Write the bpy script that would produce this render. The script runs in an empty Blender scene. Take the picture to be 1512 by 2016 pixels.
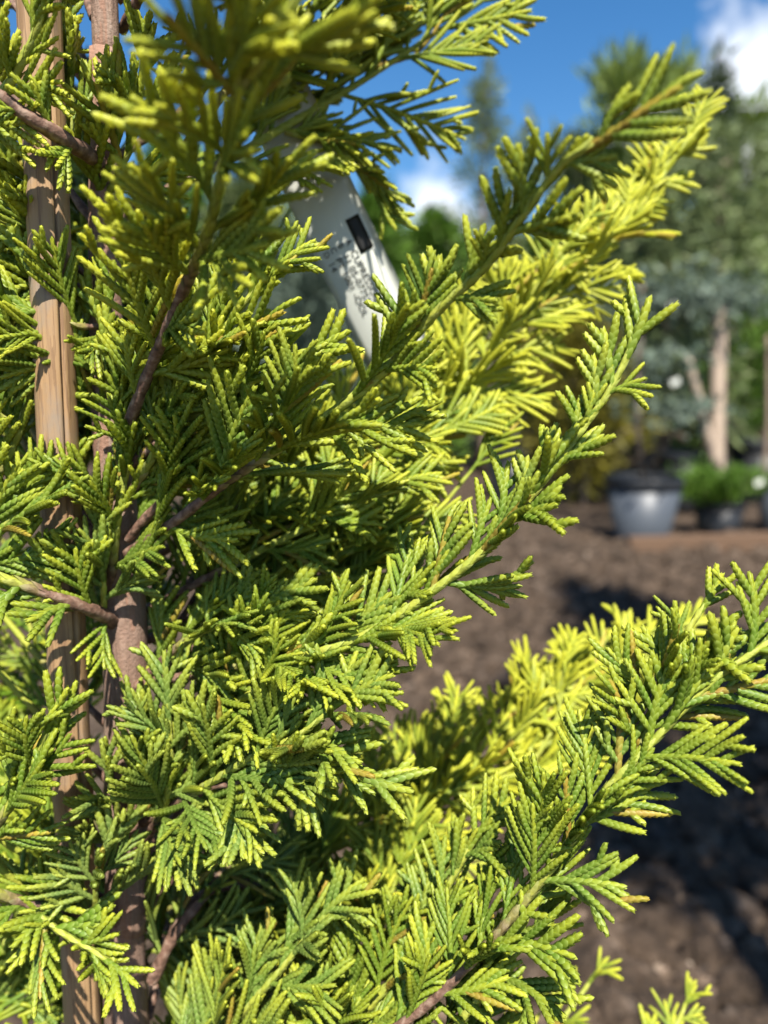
import bpy, math, random
import numpy as np
from mathutils import Vector, Matrix, noise

R = math.radians
scene = bpy.context.scene
col = scene.collection

# ------------------------------------------------------------------ camera
PITCH = 9.0
CAM = Vector((0, 0, 0.75))
cd = bpy.data.cameras.new('camera')
cam = bpy.data.objects.new('camera', cd)
col.objects.link(cam)
cam.location = CAM
cam.rotation_euler = (R(90 - PITCH), 0, 0)
cd.sensor_fit = 'HORIZONTAL'
cd.sensor_width = 26.0
cd.lens = 26.0
cd.clip_start = 0.01
cd.clip_end = 2000
cd.dof.use_dof = True
cd.dof.focus_distance = 0.208
cd.dof.aperture_fstop = 7.8
scene.camera = cam

# ------------------------------------------------------------------ light
SUN_EL, SUN_AZ = 54.0, -8.0          # azimuth measured from behind the camera towards its left
sdir = Vector((-math.sin(R(SUN_AZ)) * math.cos(R(SUN_EL)), -math.cos(R(SUN_AZ)) * math.cos(R(SUN_EL)), math.sin(R(SUN_EL))))
sl = bpy.data.lights.new('sun', 'SUN')
sl.energy = 5.0
sl.angle = R(0.53)
sl.color = (1.0, 0.95, 0.86)
so = bpy.data.objects.new('sun', sl)
col.objects.link(so)
so.rotation_euler = sdir.to_track_quat('Z', 'Y').to_euler()

world = bpy.data.worlds.new('World')
scene.world = world
world.use_nodes = True
wn, wl = world.node_tree.nodes, world.node_tree.links
wn.clear()
w_out = wn.new('ShaderNodeOutputWorld')
w_bg = wn.new('ShaderNodeBackground')
w_sky = wn.new('ShaderNodeTexSky')
w_sky.sky_type = 'NISHITA'
w_sky.sun_disc = False
w_sky.sun_elevation = R(SUN_EL)
w_sky.sun_rotation = math.atan2(sdir.x, sdir.y)
w_sky.air_density = 1.0
w_sky.dust_density = 0.3
w_sky.ozone_density = 3.0
w_bg.inputs['Strength'].default_value = 0.074
w_hs = wn.new('ShaderNodeHueSaturation')
w_hs.inputs['Saturation'].default_value = 1.3
wl.new(w_sky.outputs[0], w_hs.inputs['Color'])
w_tc = wn.new('ShaderNodeTexCoord')
# clouds: soft noisy heaps spread round the whole sky
def wmath(op, a, b=None, clamp=False):
    m = wn.new('ShaderNodeMath'); m.operation = op; m.use_clamp = clamp
    for i, v in enumerate((a, b)):
        if v is None: continue
        if isinstance(v, (int, float)): m.inputs[i].default_value = v
        else: wl.new(v, m.inputs[i])
    return m.outputs[0]
w_nz = wn.new('ShaderNodeTexNoise'); w_nz.inputs['Scale'].default_value = 9.0
w_nz.inputs['Detail'].default_value = 8; w_nz.inputs['Roughness'].default_value = 0.6
wl.new(w_tc.outputs['Generated'], w_nz.inputs['Vector'])
_pr = random.Random(5)
cloud_dirs = []
def pix_dir(px, py):
    v = Vector(((px - 756) / 1512, (1008 - py) / 1512, -1.0))
    return (cam.rotation_euler.to_matrix() @ v).normalized()
cloud_dirs.append((pix_dir(1530, 205), 0.085, 1.0))
cloud_dirs.append((pix_dir(850, 430), 0.05, 0.36))
cloud_dirs.append((pix_dir(820, 620), 0.09, 0.36))
for i in range(9):
    a = i / 9 * 2 * math.pi + _pr.uniform(-.2, .2) + 1.0
    if abs(math.atan2(math.sin(a - math.pi / 2), math.cos(a - math.pi / 2))) < 0.75: continue
    e = R(_pr.uniform(6, 34))
    cloud_dirs.append((Vector((math.cos(a) * math.cos(e), math.sin(a) * math.cos(e), math.sin(e))), _pr.uniform(.08, .16), _pr.uniform(.6, 1)))
acc = None
for d_, rad, amp in cloud_dirs:
    dp = wn.new('ShaderNodeVectorMath'); dp.operation = 'DISTANCE'
    wl.new(w_tc.outputs['Generated'], dp.inputs[0]); dp.inputs[1].default_value = d_
    f = wmath('DIVIDE', dp.outputs['Value'], rad)
    f = wmath('SUBTRACT', 1.25, f)
    f = wmath('MULTIPLY', f, amp)
    acc = f if acc is None else wmath('MAXIMUM', acc, f)
nzc = wmath('MULTIPLY', wmath('SUBTRACT', w_nz.outputs['Fac'], 0.5), 2.6)
cl = wmath('MULTIPLY', wmath('ADD', acc, nzc), 1.7, True)
cl = wmath('MULTIPLY', cl, 0.93)
w_mix = wn.new('ShaderNodeMixRGB')
wl.new(cl, w_mix.inputs['Fac'])
wl.new(w_hs.outputs[0], w_mix.inputs['Color1'])
w_mix.inputs['Color2'].default_value = (8.2, 8.6, 9.2, 1)
wl.new(w_mix.outputs[0], w_bg.inputs['Color'])
wl.new(w_bg.outputs[0], w_out.inputs['Surface'])

scene.view_settings.view_transform = 'Standard'
scene.view_settings.look = 'None'
scene.view_settings.exposure = 1.12
scene.view_settings.gamma = 1.0
scene.cycles.use_denoising = True
scene.cycles.max_bounces = 6
scene.cycles.diffuse_bounces = 3
scene.cycles.transmission_bounces = 3
scene.cycles.sample_clamp_indirect = 6

# ------------------------------------------------------------------ helpers
CAMR = cam.rotation_euler.to_matrix()
def P(px, py, d):
    """point seen at photo pixel (px, py), d metres in front of the camera"""
    return CAM + CAMR @ Vector(((px - 756) / 1512 * d, (1008 - py) / 1512 * d, -d))
def PM(px, py, mm): return P(px, py, mm / 1000)
CAMRT = CAMR.transposed()
def proj(p):
    v = CAMRT @ (p - CAM)
    if v.z > -0.01: return None
    return 756 + v.x / -v.z * 1512, 1008 - v.y / -v.z * 1512, -v.z
def ground_at(px, py):
    """where the ray through a pixel meets the ground"""
    d = (CAMR @ Vector(((px - 756) / 1512, (1008 - py) / 1512, -1)))
    t = -CAM.z / d.z
    return CAM + d * t

def tag(o, label=None, cat=None, group=None, kind=None):
    if label: o['label'] = label
    if cat: o['category'] = cat
    if group: o['group'] = group
    if kind: o['kind'] = kind
    return o
def mesh(name, verts, faces, smooth=True):
    me = bpy.data.meshes.new(name)
    me.from_pydata([tuple(v) for v in verts], [], faces)
    if smooth: me.polygons.foreach_set('use_smooth', [True] * len(me.polygons))
    me.update()
    return me
def obj(name, me, mat=None, parent=None):
    o = bpy.data.objects.new(name, me)
    col.objects.link(o)
    if mat is not None and me is not None and len(me.materials) == 0: me.materials.append(mat)
    if parent is not None:
        o.parent = parent
        o.matrix_parent_inverse = wmat(parent).inverted()
    return o
def wmat(o):
    m = o.matrix_basis.copy()
    if o.parent: m = wmat(o.parent) @ o.matrix_parent_inverse @ m
    return m
def empty(name, loc):
    o = bpy.data.objects.new(name, None)
    col.objects.link(o); o.location = loc; o.empty_display_size = .1
    return o

class MB:
    def __init__(s): s.v = []; s.f = []
    def tube(s, pts, rads, n=10, caps=True, wob=0.0, rng=None, prof=None):
        b0 = len(s.v); m = len(pts); u = None
        for i, p in enumerate(pts):
            t = (pts[min(i + 1, m - 1)] - pts[max(i - 1, 0)]).normalized()
            if u is None: u = t.orthogonal().normalized()
            u = (u - t * u.dot(t)).normalized(); w = t.cross(u)
            for k in range(n):
                a = 2 * math.pi * k / n
                r = rads[i] * (1 + (rng.uniform(-wob, wob) if wob else 0)) * (prof[k] if prof else 1)
                s.v.append(p + u * (r * math.cos(a)) + w * (r * math.sin(a)))
        for i in range(m - 1):
            for k in range(n):
                a, b = b0 + i * n + k, b0 + i * n + (k + 1) % n
                s.f.append((a, b, b + n, a + n))
        if caps:
            s.f.append(tuple(b0 + k for k in range(n))[::-1]); s.f.append(tuple(b0 + (m - 1) * n + k for k in range(n)))
    def box(s, c, x, y, z):
        """box from centre and three half-axis vectors"""
        b = len(s.v)
        for i in (-1, 1):
            for j in (-1, 1):
                for k in (-1, 1): s.v.append(c + x * i + y * j + z * k)
        for q in ((0, 1, 3, 2), (4, 6, 7, 5), (0, 4, 5, 1), (2, 3, 7, 6), (0, 2, 6, 4), (1, 5, 7, 3)): s.f.append(tuple(b + i for i in q))
    def lathe(s, c, prof, n=40):
        b = len(s.v); m = len(prof)
        for r, z in prof:
            for k in range(n):
                a = 2 * math.pi * k / n; s.v.append(c + Vector((r * math.cos(a), r * math.sin(a), z)))
        for i in range(m - 1):
            for k in range(n):
                a, d = b + i * n + k, b + i * n + (k + 1) % n
                s.f.append((a, d, d + n, a + n))
    def build(s, name, mat, parent=None, smooth=True): return obj(name, mesh(name, s.v, s.f, smooth), mat, parent)

def catmull(pts, step):
    """smooth path through pts, sampled about every `step` metres"""
    out = []
    q = [pts[0] * 2 - pts[1]] + list(pts) + [pts[-1] * 2 - pts[-2]]
    for i in range(1, len(q) - 2):
        n = max(2, int((q[i + 1] - q[i]).length / step))
        for k in range(n):
            t = k / n
            a, b, c, d = q[i - 1], q[i], q[i + 1], q[i + 2]
            out.append(0.5 * ((b * 2) + (c - a) * t + (a * 2 - b * 5 + c * 4 - d) * t * t + (b * 3 - a - c * 3 + d) * t ** 3))
    out.append(pts[-1].copy())
    return out

# ------------------------------------------------------------------ materials
def new_mat(name):
    m = bpy.data.materials.new(name); m.use_nodes = True
    nt = m.node_tree; nt.nodes.clear()
    o = nt.nodes.new('ShaderNodeOutputMaterial'); b = nt.nodes.new('ShaderNodeBsdfPrincipled')
    nt.links.new(b.outputs[0], o.inputs[0])
    return m, nt, b, o
def N(nt, t, **kw):
    n = nt.nodes.new(t)
    for k, v in kw.items(): setattr(n, k, v)
    return n
def mixc(nt, fac, a, b, mode='MIX'):
    m = N(nt, 'ShaderNodeMixRGB', blend_type=mode)
    for i, v in enumerate((fac, a, b)):
        if isinstance(v, bpy.types.NodeSocket): nt.links.new(v, m.inputs[i])
        elif isinstance(v, (int, float)): m.inputs[i].default_value = v
        else: m.inputs[i].default_value = (*v, 1)
    return m.outputs[0]
def mth(nt, op, a, b=0.0, clamp=False):
    m = N(nt, 'ShaderNodeMath', operation=op, use_clamp=clamp)
    for i, v in enumerate((a, b)):
        if isinstance(v, bpy.types.NodeSocket): nt.links.new(v, m.inputs[i])
        else: m.inputs[i].default_value = v
    return m.outputs[0]
def nz(nt, vec, scale, detail=4, rough=.55, dist=0):
    n = N(nt, 'ShaderNodeTexNoise'); n.inputs['Scale'].default_value = scale
    n.inputs['Detail'].default_value = detail; n.inputs['Roughness'].default_value = rough; n.inputs['Distortion'].default_value = dist
    if vec is not None: nt.links.new(vec, n.inputs['Vector'])
    return n.outputs['Fac']
def ramp(nt, fac, stops):
    r = N(nt, 'ShaderNodeValToRGB'); el = r.color_ramp.elements
    while len(el) < len(stops): el.new(.5)
    for e, (p, c) in zip(el, stops): e.position = p; e.color = (*c, 1)
    nt.links.new(fac, r.inputs[0]); return r.outputs[0]
def bump(nt, b, h, strength, dist):
    n = N(nt, 'ShaderNodeBump'); n.inputs['Strength'].default_value = strength; n.inputs['Distance'].default_value = dist
    nt.links.new(h, n.inputs['Height']); nt.links.new(n.outputs[0], b.inputs['Normal'])
def pos(nt, scale=(1, 1, 1)):
    g = N(nt, 'ShaderNodeNewGeometry'); m = N(nt, 'ShaderNodeMapping'); m.inputs['Scale'].default_value = scale
    nt.links.new(g.outputs['Position'], m.inputs['Vector']); return m.outputs[0]

def mat_foliage():
    m, nt, b, o = new_mat('cypress_foliage')
    at = N(nt, 'ShaderNodeAttribute', attribute_name='fol'); sp = N(nt, 'ShaderNodeSeparateColor'); nt.links.new(at.outputs['Color'], sp.inputs[0])
    ti = N(nt, 'ShaderNodeAttribute', attribute_name='tint'); oi = N(nt, 'ShaderNodeObjectInfo')
    tn = mixc(nt, 1.0, ti.outputs['Color'], oi.outputs['Color'], 'ADD')
    st = N(nt, 'ShaderNodeSeparateColor'); nt.links.new(tn, st.inputs[0])
    tip, edge, rnd = sp.outputs[0], sp.outputs[1], sp.outputs[2]
    yel, blu = st.outputs[0], st.outputs[1]
    pn = pos(nt)
    n1 = nz(nt, pn, 260, 3)
    g = mixc(nt, blu, (0.130, 0.222, 0.012), (0.17, 0.25, 0.08))
    g = mixc(nt, mth(nt, 'MULTIPLY', n1, .55), g, (0.06, 0.12, 0.010))
    ta = mth(nt, 'ADD', mth(nt, 'MULTIPLY', yel, .55), .36, True)
    f = mth(nt, 'ADD', mth(nt, 'MULTIPLY', tip, ta), mth(nt, 'MULTIPLY', yel, .5))
    f = mth(nt, 'ADD', f, mth(nt, 'MULTIPLY', mth(nt, 'SUBTRACT', rnd, .5), .30), True)
    c = mixc(nt, f, g, (0.56, 0.56, 0.035))
    c = mixc(nt, mth(nt, 'MULTIPLY', edge, .42), c, (0.44, 0.52, 0.14))
    # a few scorched cords
    br = mth(nt, 'MULTIPLY', mth(nt, 'GREATER_THAN', rnd, .985), .9)
    c = mixc(nt, mth(nt, 'MULTIPLY', br, n1), c, (0.36, 0.14, 0.04))
    nt.links.new(c, b.inputs['Base Color'])
    b.inputs['Roughness'].default_value = .48
    b.inputs['Specular IOR Level'].default_value = .35
    bump(nt, b, nz(nt, pn, 1500, 2), .25, .0003)
    tr = N(nt, 'ShaderNodeBsdfTranslucent'); nt.links.new(mixc(nt, .35, c, (0.5, 0.55, 0.0)), tr.inputs['Color'])
    mx = N(nt, 'ShaderNodeMixShader'); mx.inputs[0].default_value = .26
    nt.links.new(b.outputs[0], mx.inputs[1]); nt.links.new(tr.outputs[0], mx.inputs[2]); nt.links.new(mx.outputs[0], o.inputs[0])
    return m
def mat_stem():
    m, nt, b, o = new_mat('cypress_stem')
    at = N(nt, 'ShaderNodeAttribute', attribute_name='fol'); sp = N(nt, 'ShaderNodeSeparateColor'); nt.links.new(at.outputs['Color'], sp.inputs[0])
    p = pos(nt); n1 = nz(nt, p, 420, 5); n2 = nz(nt, p, 120, 3)
    bark = ramp(nt, n1, [(.3, (.05, .028, .018)), (.5, (.16, .085, .055)), (.68, (.27, .18, .13))])
    green = mixc(nt, n2, (.21, .29, .03), (.38, .36, .035))
    f = mth(nt, 'ADD', mth(nt, 'MULTIPLY', mth(nt, 'SUBTRACT', sp.outputs[0], .5), 3.0), mth(nt, 'ADD', mth(nt, 'MULTIPLY', n2, 1.0), 0.0), True)
    red = mixc(nt, f, bark, green)
    red = mixc(nt, mth(nt, 'MULTIPLY', sp.outputs[1], .4), red, (.5, .56, .2))
    nt.links.new(red, b.inputs['Base Color']); b.inputs['Roughness'].default_value = .7
    bump(nt, b, n1, .7, .0008)
    return m
def mat_bark():
    m, nt, b, o = new_mat('trunk_bark')
    p = pos(nt, (1, 1, .13)); n1 = nz(nt, p, 330, 7, .68, .8); n2 = nz(nt, pos(nt), 45, 4); n3 = nz(nt, pos(nt, (1, 1, 1.2)), 900, 3)
    c = ramp(nt, n1, [(.28, (.07, .042, .028)), (.42, (.25, .155, .10)), (.58, (.37, .255, .18)), (.72, (.52, .44, .36))])
    c = mixc(nt, mth(nt, 'MULTIPLY', n2, .75), c, (.34, .20, .15))
    c = mixc(nt, mth(nt, 'MULTIPLY', n3, .6), c, (.09, .06, .045))
    nt.links.new(c, b.inputs['Base Color']); b.inputs['Roughness'].default_value = .75
    n5 = nz(nt, pos(nt, (1, 1, .3)), 90, 3, .5, 1.2); pe = mth(nt, 'GREATER_THAN', n5, .58)
    c = mixc(nt, mth(nt, 'MULTIPLY', pe, .55), c, (.30, .15, .095)); nt.links.new(c, b.inputs['Base Color'])
    bump(nt, b, mth(nt, 'SUBTRACT', mth(nt, 'ADD', n1, mth(nt, 'MULTIPLY', n3, .3)), mth(nt, 'MULTIPLY', pe, .35)), .75, .0018)
    return m
def mat_cane():
    m, nt, b, o = new_mat('cane_wood')
    p = pos(nt, (1, 1, .025)); n1 = nz(nt, p, 1300, 4, .6); n2 = nz(nt, pos(nt, (1, 1, .4)), 42, 4); n3 = nz(nt, pos(nt, (1, 1, .12)), 330, 3)
    c = mixc(nt, n2, (.28, .155, .065), (.38, .245, .125))
    c = mixc(nt, mth(nt, 'MULTIPLY', mth(nt, 'GREATER_THAN', n1, .56), .6), c, (.15, .08, .038))
    n4 = nz(nt, pos(nt, (1, 1, .5)), 75, 5, .65); c = mixc(nt, mth(nt, 'MULTIPLY', mth(nt, 'SUBTRACT', n4, .5), 4.0, True), c, (.23, .19, .15))
    c = mixc(nt, mth(nt, 'MULTIPLY', mth(nt, 'SUBTRACT', n3, .55), 3.2, True), c, (.16, .085, .045))
    nt.links.new(c, b.inputs['Base Color']); b.inputs['Roughness'].default_value = .6
    bump(nt, b, n1, .35, .0006)
    return m
def mat_plain(name, c, rough=.6, var=.25, scale=30, spec=.4, bs=0, bd=.002):
    m, nt, b, o = new_mat(name)
    n1 = nz(nt, pos(nt), scale, 5)
    cc = mixc(nt, mth(nt, 'MULTIPLY', n1, var * 2, True), c, tuple(x * .45 for x in c))
    nt.links.new(cc, b.inputs['Base Color']); b.inputs['Roughness'].default_value = rough; b.inputs['Specular IOR Level'].default_value = spec
    if bs: bump(nt, b, n1, bs, bd)
    return m
def mat_leaf(name, a, bcol, transl=.2):
    m, nt, b, o = new_mat(name)
    at = N(nt, 'ShaderNodeAttribute', attribute_name='rnd')
    c = mixc(nt, at.outputs['Fac'], a, bcol)
    nt.links.new(c, b.inputs['Base Color']); b.inputs['Roughness'].default_value = .55; b.inputs['Specular IOR Level'].default_value = .3
    tr = N(nt, 'ShaderNodeBsdfTranslucent'); nt.links.new(c, tr.inputs['Color'])
    mx = N(nt, 'ShaderNodeMixShader'); mx.inputs[0].default_value = transl
    nt.links.new(b.outputs[0], mx.inputs[1]); nt.links.new(tr.outputs[0], mx.inputs[2]); nt.links.new(mx.outputs[0], o.inputs[0])
    return m
def mat_ground():
    m, nt, b, o = new_mat('mulch_soil')
    p = pos(nt); n1 = nz(nt, p, 2.2, 5); n2 = nz(nt, p, 26, 6, .65); n3 = nz(nt, p, 110, 4)
    n4 = nz(nt, p, 9, 4, .6)
    c = ramp(nt, n2, [(.3, (.018, .013, .010)), (.5, (.075, .052, .036)), (.60, (.16, .115, .082)), (.72, (.30, .235, .185))])
    c = mixc(nt, mth(nt, 'MULTIPLY', n1, .4), c, (.105, .068, .04))
    c = mixc(nt, mth(nt, 'MULTIPLY', mth(nt, 'SUBTRACT', n4, .45), 3.0, True), c, (.022, .016, .011))  # dark patches: damp soil, plus tree shade put into the colour
    c = mixc(nt, mth(nt, 'MULTIPLY', n3, .4), c, (.045, .032, .024))
    nt.links.new(c, b.inputs['Base Color']); b.inputs['Roughness'].default_value = .9; b.inputs['Specular IOR Level'].default_value = .2
    bump(nt, b, mth(nt, 'ADD', n2, mth(nt, 'MULTIPLY', n3, .5)), 1.0, .02)
    return m

M_FOL, M_STEM, M_BARK, M_CANE, M_GROUND = mat_foliage(), mat_stem(), mat_bark(), mat_cane(), mat_ground()

# ------------------------------------------------------------------ ground
rg = random.Random(11)
gv, gf = [], []
def gz(x, y):
    z = .045 * noise.noise(Vector((x * 1.3, y * 1.3, 3))) + .022 * noise.noise(Vector((x * 6, y * 6, 7))) + .012 * noise.noise(Vector((x * 14, y * 14, 5)))
    return z if abs(x) < 8 and y < 12 else 0
xs = [-400, -120, -40, -15, -8] + [-4 + .08 * i for i in range(101)] + [8, 15, 40, 120, 400]
ys = [-400, -100, -20, -5, -1] + [.2 + .08 * i for i in range(76)] + [8, 11, 20, 60, 150, 600]
for y in ys:
    for x in xs: gv.append((x, y, gz(x, y) if -4 <= x <= 4.1 and .2 <= y <= 6.3 else 0))
nx = len(xs)
for j in range(len(ys) - 1):
    for i in range(nx - 1): a = j * nx + i; gf.append((a, a + 1, a + nx + 1, a + nx))
tag(obj('ground', mesh('ground', gv, gf), M_GROUND), kind='structure')

# bark chips lying on it
def chips(n, seed):
    r = random.Random(seed); v, f, at = [], [], []
    for i in range(n):
        y = .5 + 3.6 * r.random() ** 1.4; x = r.uniform(-.35, .8) * y + r.uniform(-.1, .1)
        if x > 3.5: continue
        L = r.uniform(.006, .02) * (1 + .25 * y); W = L * r.uniform(.25, .6); H = r.uniform(.002, .006)
        M = Matrix.Translation((x, y, gz(x, y) + H * .8)) @ Matrix.Rotation(r.uniform(0, 6.28), 4, 'Z') @ Matrix.Rotation(r.gauss(0, .35), 4, 'X') @ Matrix.Rotation(r.gauss(0, .35), 4, 'Y')
        b = len(v); c = r.random()
        for (a_, b_) in ((-1, -.6), (-.4, -1), (.8, -.8), (1, .5), (.2, 1), (-.9, .7)):
            k = r.uniform(.75, 1.1); v.append(M @ Vector((a_ * L * k / 2, b_ * W * k / 2, H))); at.append(c)
            v.append(M @ Vector((a_ * L * k / 2, b_ * W * k / 2, -H))); at.append(c)
        f.append(tuple(b + 2 * k for k in range(6)))
        for k in range(6): a0, a1 = b + 2 * k, b + 2 * ((k + 1) % 6); f.append((a0, a0 + 1, a1 + 1, a1))
    me = mesh('bark_mulch', v, f, False); A = me.attributes.new('rnd', 'FLOAT', 'POINT'); A.data.foreach_set('value', at)
    return me
M_CHIP, nt, b_, o_ = new_mat('bark_chip')
_a = N(nt, 'ShaderNodeAttribute', attribute_name='rnd')
nt.links.new(ramp(nt, _a.outputs['Fac'], [(0, (.03, .02, .014)), (.5, (.12, .08, .052)), (.9, (.19, .135, .095)), (1, (.34, .28, .22))]), b_.inputs['Base Color']); b_.inputs['Roughness'].default_value = .85
def clods(n, seed):
    r = random.Random(seed); v, f = [], []
    for i in range(n):
        y = .6 + 3.4 * r.random() ** 1.3; x = r.uniform(-.3, .75) * y
        s_ = r.uniform(.008, .034) * (1 + .2 * y); M = Matrix.Translation((x, y, gz(x, y) + s_ * .15)) @ Matrix.Rotation(r.uniform(0, 6.28), 4, 'Z')
        b = len(v)
        for k, (zz, rr) in enumerate(((-.5, .9), (.1, 1.0), (.5, .6))):
            for j in range(7):
                a = j * 2 * math.pi / 7; q = rr * r.uniform(.7, 1.2); v.append(M @ Vector((math.cos(a) * q * s_, math.sin(a) * q * s_ * .75, zz * s_ * r.uniform(.8, 1.2))))
        v.append(M @ Vector((0, 0, .7 * s_)))
        for k in range(2):
            for j in range(7): p0, p1 = b + k * 7 + j, b + k * 7 + (j + 1) % 7; f.append((p0, p1, p1 + 7, p0 + 7))
        for j in range(7): f.append((b + 14 + j, b + 14 + (j + 1) % 7, b + 21))
    return mesh('soil_clods', v, f, False)
tag(obj('soil_clods', clods(4200, 6), M_GROUND), 'lumps of dark crumbly earth scattered across the bed', 'soil clods', kind='stuff')
tag(obj('bark_mulch', chips(12000, 4), M_CHIP), 'brown bark chips and crumbs strewn over the bare soil', 'bark mulch', kind='stuff')

# ------------------------------------------------------------------ golden cypress: scale-leaf cords, sprays, branches
class Buf:
    def __init__(s): s.v = []; s.f = []; s.a = []
    def add(s, p, a): s.v.append(p); s.a.append(a); return len(s.v) - 1

def cord(B, p0, d, n, L, Rr, sp, bend, rnd, t0, t1, lod=0, phi=0.0):
    """one branchlet clothed in opposite pairs of overlapping scale leaves"""
    d = d.normalized()
    nn = max(3, int(L / sp))
    def frame(t):
        p = p0 + d * t + bend * (t * t / L)
        T = (d + bend * (2 * t / L)).normalized()
        u = (n - T * n.dot(T)).normalized(); w = T.cross(u)
        return p, T, u, w
    def rad(t):
        q = t / L
        return Rr * (.84 + .22 * math.sin(math.pi * min(1, q * 1.1))) * (1 if q < .86 else 1 - (q - .86) * 1.3)
    def tipv(t):
        q = min(1, max(0, (t / L - .3) / .7)); q = q * q * (3 - 2 * q)
        return t0 + (t1 - t0) * q
    # core
    k = (6, 5, 4)[lod]; rings = max(3, int(L / (.0035 if lod < 2 else .0018))); base = len(B.v)
    for i in range(rings + 1):
        t = L * i / rings; p, T, u, w = frame(t); r = rad(t) * (.84 if lod < 2 else (1.06 if i % 2 else .88))
        for j in range(k):
            a = 2 * math.pi * j / k; B.add(p + u * (r * math.cos(a)) + w * (r * math.sin(a)), (tipv(t) * .8, 0, rnd, 1))
    for i in range(rings):
        for j in range(k): a, b = base + i * k + j, base + i * k + (j + 1) % k; B.f.append((a, b, b + k, a + k))
    p, T, u, w = frame(L); ap = B.add(p + T * (Rr * .55), (t1, .3, rnd, 1))
    for j in range(k): B.f.append((base + rings * k + j, base + rings * k + (j + 1) % k, ap))
    # leaves
    for i in range(nn if lod < 2 else 0):
        t = L * i / nn; p, T, u, w = frame(t); r = rad(t + sp); tv = tipv(t + sp)
        end = max(0, (t + 2.2 * sp - L)) / (2.2 * sp)
        ls = sp * (1 - .35 * end)
        for h in (0, 1):
            ph = phi + (i % 2) * math.pi / 2 + h * math.pi + .06 * math.sin(i * 1.7 + rnd * 9)
            def pt(dt, da, rr):
                a = ph + da
                return p + T * (dt * ls) + u * (r * rr * math.cos(a)) + w * (r * rr * math.sin(a))
            q = 1 - .3 * end
            if lod == 0:
                rows = ((-.1, 1.05, (.78, .85, .78), 0), (.95, 1.02, (.91, 1.06 * q, .91), .04), (1.75, .62, (.97 * q, 1.11 * q, .97 * q), .42))
            else:
                rows = ((-.1, 1.05, (.74, .83, .74), 0), (1.25, .92, (.94 * q, 1.06 * q, .94 * q), .15))
            ids = []
            for dt, da, rr, e in rows:
                ids.append([B.add(pt(dt, -da, rr[0]), (tv, e + .25 * (e > 0), rnd, 1)), B.add(pt(dt, 0, rr[1]), (tv, e, rnd, 1)), B.add(pt(dt, da, rr[2]), (tv, e + .25 * (e > 0), rnd, 1))])
            tp = B.add(pt(2.36, 0, 1.03 * q), (tv, 1.0, rnd, 1))
            for a, b in zip(ids, ids[1:]):
                for m_ in (0, 1): B.f.append((a[m_], a[m_ + 1], b[m_ + 1], b[m_]))
            l = ids[-1]; B.f.append((l[0], l[1], tp)); B.f.append((l[1], l[2], tp))

def spray(L, seed, lod=0):
    """flat fan: an axis with cords left and right of it; local x along the axis, z across the plane"""
    r = random.Random(seed); B = Buf()
    Z = Vector((0, 0, 1)); bend = Vector((0, r.gauss(0, .10), r.gauss(-.05, .07))) 
    ax = lambda t: Vector((t, 0, 0)) + bend * (t * t / L)
    at = lambda t: (Vector((1, 0, 0)) + bend * (2 * t / L)).normalized()
    cord(B, Vector((0, 0, 0)), Vector((1, 0, 0)), Z, L, .00100, .0010, bend, r.random(), 0, 1, lod, math.pi / 4)
    x = L * .10 + .0015; side = r.choice((-1, 1)); Lc = min(.0265, .50 * L + .0075)
    while x < L - .004:
        q = x / L
        ln = Lc * (.62 + .38 * min(1, q * 3.2)) * (1 - q) ** .45 * r.uniform(.8, 1.15)
        ln = max(.0062, min(ln, .029))
        th = R(r.gauss(36, 5)) * (1 - .3 * q)
        T = at(x); S = Z.cross(T) * side
        d = T * math.cos(th) + S * math.sin(th) + Z * r.gauss(.04, .1)
        bn = (T * r.uniform(-.08, .12) + Z * r.gauss(-.08, .12) + S * r.gauss(.03, .09))
        rnd = r.random(); rr = r.gauss(.00097, .00009)
        nrm = (Z + S * r.gauss(0, .3)).normalized()
        cord(B, ax(x), d, nrm, ln, rr, r.uniform(.00072, .00082), bn, rnd, 0.0, 1.0, lod, math.pi / 4 * r.choice((0, 1, 1)))
        if ln > .0105 and r.random() < .42:
            dd = d.normalized()
            for k in range(r.choice((1, 1, 2))):
                tt = ln * r.uniform(.3, .72); sg = r.choice((-1, 1))
                S2 = Z.cross(dd) * sg; a2 = R(r.uniform(32, 48))
                cord(B, ax(x) + dd * tt + bn * (tt * tt / ln), dd * math.cos(a2) + S2 * math.sin(a2) + Z * r.gauss(0, .12), Z, r.uniform(.0032, .0075), rr * .95, .00075, (dd * .08 + Z * r.gauss(0, .06)), min(1, max(0, rnd + r.gauss(0, .1))), .2, 1, lod, math.pi / 4)
        side = -side; x += r.uniform(.0014, .0026)
    me = mesh('spray', B.v, B.f)
    A = me.attributes.new('fol', 'FLOAT_COLOR', 'POINT'); A.data.foreach_set('color', [c for a in B.a for c in a])
    me.materials.append(M_FOL)
    return me

SIZES = (.013, .020, .028, .037, .048)
LIB = {(L, lod): [spray(L, 100 + i * 17 + int(L * 1e5), lod) for i in range(7)] for L in SIZES for lod in (0, 1, 2)}
LOW = {a.name: (b, c) for L in SIZES for a, b, c in zip(LIB[(L, 0)], LIB[(L, 1)], LIB[(L, 2)])}
LOW1 = {b.name: c for b, c in LOW.values()}
def pick(L, r, lod=0):
    s = min(SIZES, key=lambda q: abs(q - L)); return r.choice(LIB[(s, lod)]), max(.72, min(1.3, L / s))

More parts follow.
